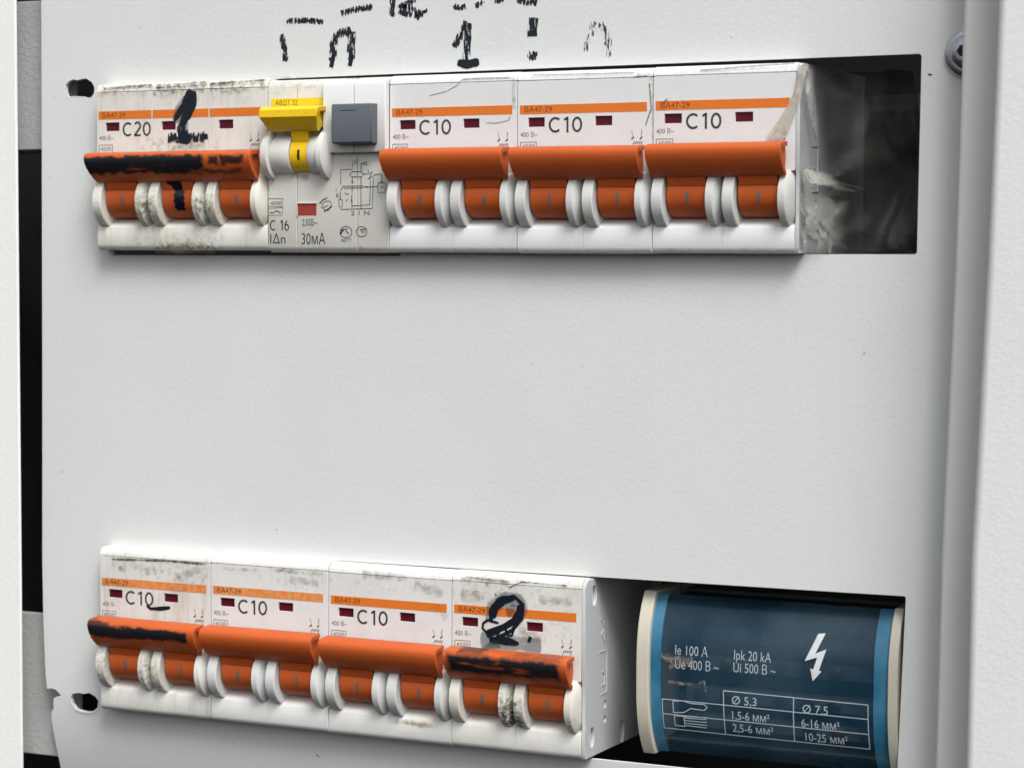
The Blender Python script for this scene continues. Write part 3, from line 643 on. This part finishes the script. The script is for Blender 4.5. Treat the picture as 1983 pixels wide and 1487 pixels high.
# print
mb = MB()
rating_glyphs(mb, 'C 16', .6, 5.7, 2.7, 6.0, .34); text(mb, 'I∆n', .7, 2.35, 2.4, -5.06, 4.6); text(mb, '30мА', 10.2, 2.15, 2.8, -5.06, 7.0)
text(mb, '230В~', 10.3, 6.9, 1.7, -5.06, 4.6)
mb.build('rating_print', M['print'], rc)
D = lambda L: loc(rc, [(640+x/8.26, 300+y/8.26) for x, y in L])
mb = MB()
dl = [[(165, 475), (165, 237), (350, 235), (350, 150), (410, 130)], [(165, 575), (215, 495)], [(215, 535), (520, 530)], [(215, 505), (520, 500)], [(160, 590), (160, 715)],
      [(140, 715), (190, 715), (190, 835), (140, 835), (140, 715)], [(165, 845), (165, 875), (670, 860), (680, 560), (690, 370)], [(345, 270), (495, 275), (525, 310), (500, 355), (345, 355), (310, 315), (345, 270)],
      [(350, 355), (350, 460)], [(325, 435), (375, 440)], [(495, 130), (490, 275)], [(490, 355), (490, 880)], [(350, 510), (345, 610)], [(345, 640), (335, 760)], [(350, 820), (630, 800), (640, 400)],
      [(525, 315), (600, 305)], [(600, 240), (620, 320), (670, 270), (620, 380)], [(600, 395), (725, 315), (820, 310), (820, 430)], [(520, 515), (760, 510)], [(760, 455), (880, 455), (880, 600), (760, 605), (760, 455)],
      [(560, 500), (600, 530)], [(230, 600), (260, 640), (300, 620)], [(245, 745), (280, 710)], [(345, 705), (345, 850)], [(500, 150), (580, 110), (590, 160), (530, 150)], [(790, 430), (850, 440)], [(800, 520), (845, 500), (830, 540)]]
for q in dl: line(mb, D(q), .20, -5.06)
for cx, cz, r_ in ((250, 1235, 95), (500, 1230, 85)):
    line(mb, D([(cx+r_*math.cos(a*.35), cz+r_*.95*math.sin(a*.35)) for a in range(19)]), .2, -5.06)
line(mb, D([(155, 1270), (215, 1190), (170, 1200)]), .5, -5.06); line(mb, D([(215, 1200), (270, 1180), (250, 1230), (300, 1260)]), .3, -5.06); line(mb, D([(470, 1200), (560, 1190), (540, 1240), (490, 1230)]), .3, -5.06)
text(mb, '1 N', *D([(345, 130)])[0], .9, -5.06); text(mb, '2 1 N', *D([(330, 965)])[0], 1.1, -5.06, 5.4); text(mb, 'Т', *D([(75, 600)])[0], .8, -5.06); text(mb, 'R', *D([(95, 690)])[0], 1.1, -5.06)
text(mb, 'МЕТТ', *D([(175, 1395)])[0], .8, -5.06, 2.9)
for q in ([(548, 402), (519, 404), (519, 417), (547, 417), (548, 402)], [(548, 385), (519, 385), (519, 400), (547, 400), (548, 385)]): line(mb, loc(rc, q), .14, -5.06)
text(mb, '4500', *loc(rc, [(524, 397)])[0], .9, -5.06, 3.4); line(mb, loc(rc, [(523, 412), (530, 412), (536, 408), (544, 413)]), .25, -5.06)
line(mb, loc(rc, [(619, 395), (625, 388), (634, 383)]), .3, -5.06); line(mb, loc(rc, [(628, 410), (643, 400)]), .3, -5.06); line(mb, loc(rc, [(622, 400), (628, 406), (636, 408), (642, 398), (640, 390), (630, 390), (624, 396), (628, 402), (636, 398)]), .2, -5.06)
mb.build('circuit_diagram', M['print'], rc)
smear(rc, 'soot', [([(560, 340), (600, 345)], 3), ([(690, 480), (740, 488)], 2.0), ([(520, 150), (625, 152)], 1.0)])
smear(rc, 'crack', [([(640, 158), (700, 157)], .5), ([(632, 296), (634, 318)], .5), ([(668, 152), (700, 152)], .4)], 'scratch')

# ------------------------------------------------------------------ blue covered distribution block
db = thing('terminal_block', 'blue covered terminal block with beige end plates and a white lightning arrow', 'terminal block', 156.4, -103.2, 0)
def bprof(off=0, n=24, h=20.6, back=26):
    P = [(-back, h-off)]
    for i in range(n+1):
        t = 1-2*i/n; s_ = t*(h-off); P.append((-5-off-5.2*abs(t)**3, s_))   # d value: y = -5-d
    return P+[(-back, -h+off)]
MB().prism([(d+.6, z_*1.0) for d, z_ in bprof(0, h=20.3)], .2, 3.5).build('end_plate', M['beige'], db, bevel=.3)
MB().prism([(d+.6, z_*1.0) for d, z_ in bprof(0, h=20.3)], 63.9, 66.3).build('end_plate', M['beige'], db, bevel=.3)
def shell(x0, x1, off, nm, mat, n=28, h=19.6, th=1.0):
    mb = MB(); vs_ = []; fs = []
    for k_ in (0, th):
        for x in (x0, x1):
            for i in range(n+1):
                t = 1-2*i/n; vs_.append((x, off+k_+5.2*abs(t)**3, t*h))
    m_ = n+1
    for i in range(n):
        fs += [(i, i+1, m_+i+1, m_+i), (2*m_+i, 2*m_+i+1, 3*m_+i+1, 3*m_+i), (i, i+1, 2*m_+i+1, 2*m_+i), (m_+i, m_+i+1, 3*m_+i+1, 3*m_+i)]
    mb.add(vs_, fs); return mb.build(nm, mat, db, smooth=60)
cv = shell(6.2, 60.2, .9, 'blue_cover', M['blue'])
shell(3.5, 6.25, .7, 'cover_edge', M['blue_edge']); shell(60.15, 63.9, .7, 'cover_edge', M['blue_edge'])
mb = MB(); mb.box(4.5, 62.5, 22, 40, -19, 19); mb.build('block_body', M['blockbody'], db, bevel=.4)
for y0_, z0_, z1_ in ((7.5, 12.8, 18.2), (8.5, -18.4, -16.2)): MB().box(5, 61.5, y0_, 21.5, z0_, z1_).build('cover_shade_block', M['black'], db, bevel=.4)  # black blocks added behind the cover to give its dark reflected band
for zz, yy in ((9, 15), (2, 13), (-6, 13), (-13, 15)):
    MB().box(8, 58, yy, yy+4, zz-1.8, zz+1.8).build('terminal_bar', M['bluegrey'], db, bevel=.3)
    for k_ in range(7):
        if (k_*3+int(zz)) % 4: MB().lathe_y([(yy, 1.6), (yy-.7, 1.6), (yy-.9, 1.3)], 12+k_*7, zz, 14).build('terminal_screw', M['brass'] if k_ in (1, 5) else M['steel'], db, smooth=50)
# white lettering on the cover (follows its curve)
def curved(mb):
    mb.v = [(x, .9+5.2*abs(zz/19.6)**3-.09, zz) for x, y, zz in mb.v]; return mb
def dl_(L): return loc(db, L, 0.5)
mb = MB()
def tx(s_, px, py, px2, h): (x, z_) = dl_([(px, py)])[0]; x2 = dl_([(px2, py)])[0][0]; text(mb, s_, x, z_, h, 0, x2-x)
tx('Ie 100 А', 1306, 1267, 1369, 2.3); tx('Ue 400 В ~', 1306, 1294, 1391, 2.3)
tx('Ipk 20 kA', 1420, 1277, 1492, 2.3); tx('Ui 500 В ~', 1419, 1301, 1501, 2.3)
curved(mb).build('rating_print', M['whiteprint'], cv)
mb = MB()
tx('Ø 5,3', 1416, 1363, 1464, 2.0); tx('Ø 7,5', 1553, 1380, 1602, 2.0); tx('1,5-6 мм²', 1416, 1393, 1488, 2.0); tx('6-16 мм²', 1550, 1408, 1624, 2.0)
tx('2,5-6 мм²', 1415, 1418, 1494, 2.0); tx('10-25 мм²', 1556, 1436, 1638, 2.0)
for q in ([(1281, 1353), (1680, 1393)], [(1281, 1382), (1680, 1423)], [(1281, 1411), (1400, 1424), (1680, 1453)], [(1400, 1337), (1680, 1365)], [(1400, 1337), (1400, 1424)], [(1536, 1350), (1534, 1438)], [(1680, 1365), (1680, 1453)], [(1281, 1353), (1281, 1411)],
          [(1302, 1357), (1302, 1380), (1322, 1380), (1336, 1372), (1362, 1376), (1368, 1370), (1362, 1364), (1336, 1362), (1322, 1357), (1302, 1357)], [(1303, 1386), (1303, 1406), (1322, 1408), (1322, 1388), (1303, 1386)],
          [(1322, 1391), (1366, 1394)], [(1322, 1396), (1366, 1400)], [(1322, 1401), (1366, 1406)], [(1322, 1406), (1364, 1411)], [(1322, 1388), (1366, 1390)]):
    L = dl_(q)
    for a, b_ in zip(L, L[1:]):
        k_ = 8; line(mb, [(a[0]+(b_[0]-a[0])*i/k_, a[1]+(b_[1]-a[1])*i/k_) for i in range(k_+1)], .24, 0)
curved(mb).build('size_table', M['whitefaint'], cv)
mb = MB()
for q_, w_ in (([(1272, 1268), (1300, 1276), (1345, 1280)], 3.2), ([(1290, 1292), (1330, 1286)], 2.2), ([(1350, 1325), (1362, 1318), (1366, 1345)], 1.0), ([(1290, 1320), (1345, 1326)], 1.4)): 
    mb = MB(); stroke(mb, dl_(q_), w_, 0); curved(mb).build('dust_smear', M['dust'], cv)
mb = MB(); P = dl_([(1580, 1229), (1594, 1228), (1577, 1266), (1598, 1258), (1585, 1298), (1590, 1300), (1573, 1319), (1568, 1294), (1574, 1296), (1581, 1273), (1557, 1280)])
sheet(mb, P, [], 0, .01, .8); n2 = len(mb.v)//2; mb.v = mb.v[:n2]; mb.a = mb.a[:n2]; mb.f = [f for f in mb.f if max(f) < n2]
curved(mb); mb.v = [(x, y-.05, z_) for x, y, z_ in mb.v]; mb.build('lightning_arrow_print', plain('white_arrow_print', (.62, .66, .68), .5), cv)

# ------------------------------------------------------------------ crumpled clear film at the end of the upper row
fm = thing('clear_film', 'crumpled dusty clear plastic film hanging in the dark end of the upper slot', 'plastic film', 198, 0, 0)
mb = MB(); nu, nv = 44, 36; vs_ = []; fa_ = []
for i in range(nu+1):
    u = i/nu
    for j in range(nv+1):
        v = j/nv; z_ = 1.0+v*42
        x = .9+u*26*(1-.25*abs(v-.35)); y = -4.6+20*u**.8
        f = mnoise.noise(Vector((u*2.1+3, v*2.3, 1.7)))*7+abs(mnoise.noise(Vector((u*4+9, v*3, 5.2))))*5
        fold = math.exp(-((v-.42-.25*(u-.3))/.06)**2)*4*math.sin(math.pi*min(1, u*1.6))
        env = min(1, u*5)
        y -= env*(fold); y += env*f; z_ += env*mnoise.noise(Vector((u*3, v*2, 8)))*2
        vs_.append((x, y, z_)); fa_.append(.10+.75*min(1, max(0, (u-.18+.10*v)/.35)))  # film grows denser inward, painting the shade of the slot's depth
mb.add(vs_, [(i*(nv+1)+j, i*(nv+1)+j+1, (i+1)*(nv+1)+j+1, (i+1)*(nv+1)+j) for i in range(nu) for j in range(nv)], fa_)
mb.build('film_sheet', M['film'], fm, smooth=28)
mb = MB(); L = [(1556, 128), (1551, 150), (1545, 185), (1532, 215), (1514, 250), (1500, 272)]; P = loc(fm, L)
wd = [2.4, 2.2, 2.2, 3.0, 4.0, 4.6]; vs_ = []
for i, ((x, z_), w_) in enumerate(zip(P, wd)):
    for k_ in range(4): vs_.append((x+w_*(k_/3-.5)*.9, -5.15-.7*math.sin(math.pi*k_/3)-.1*i, z_+w_*(k_/3-.5)*-.25))
mb.add(vs_, [(i*4+k_, i*4+k_+1, i*4+k_+5, i*4+k_+4) for i in range(5) for k_ in range(3)]); mb.build('tape_edge', M['tape'], fm, smooth=60)

def flap(corners, depth, seed, amp=2.0, name='film_flap'):
    """crumpled piece of film between four corners (x, y, z), thinning out towards the rim"""
    n = 16; vs_ = []; fa = []
    for i in range(n+1):
        for j in range(n+1):
            u, v = i/n, j/n
            p = [(1-u)*((1-v)*corners[0][k_]+v*corners[3][k_])+u*((1-v)*corners[1][k_]+v*corners[2][k_]) for k_ in range(3)]
            a_ = mnoise.noise(Vector((u*3+seed, v*3, seed))); b2 = abs(mnoise.noise(Vector((u*5, v*4+seed, 3))))
            vs_.append((p[0]+a_*amp*.5, p[1]-depth*math.sin(math.pi*u)*math.sin(math.pi*v)+(a_+b2)*amp, p[2]+a_*amp*.4))
            fa.append(min(1, 3.2*min(1-u, v, 1-v)+.12)*(1-.5*u))
    mb_ = MB(); mb_.add(vs_, [(i*(n+1)+j, i*(n+1)+j+1, (i+1)*(n+1)+j+1, (i+1)*(n+1)+j) for i in range(n) for j in range(n)], fa)
    return mb_.build(name, M['flap'], fm, smooth=25)
def f3(px, py, Y): (x_, z_) = loc(fm, [(px, py)], Y)[0]; return (x_, Y, z_)
flap([f3(1548, 352, -5.2), f3(1625, 390, 1), f3(1668, 366, -3), f3(1548, 318, -5.2)], 3, 2.3, 2.2)
flap([f3(1548, 488, -5), f3(1640, 488, 3), f3(1640, 385, 4), f3(1548, 372, -5)], 2, 6.1, 2.6)
flap([f3(1552, 160, -5.2), f3(1592, 330, 2), f3(1580, 130, 2), f3(1562, 122, -5.2)], 1, 9.4, 1.2)
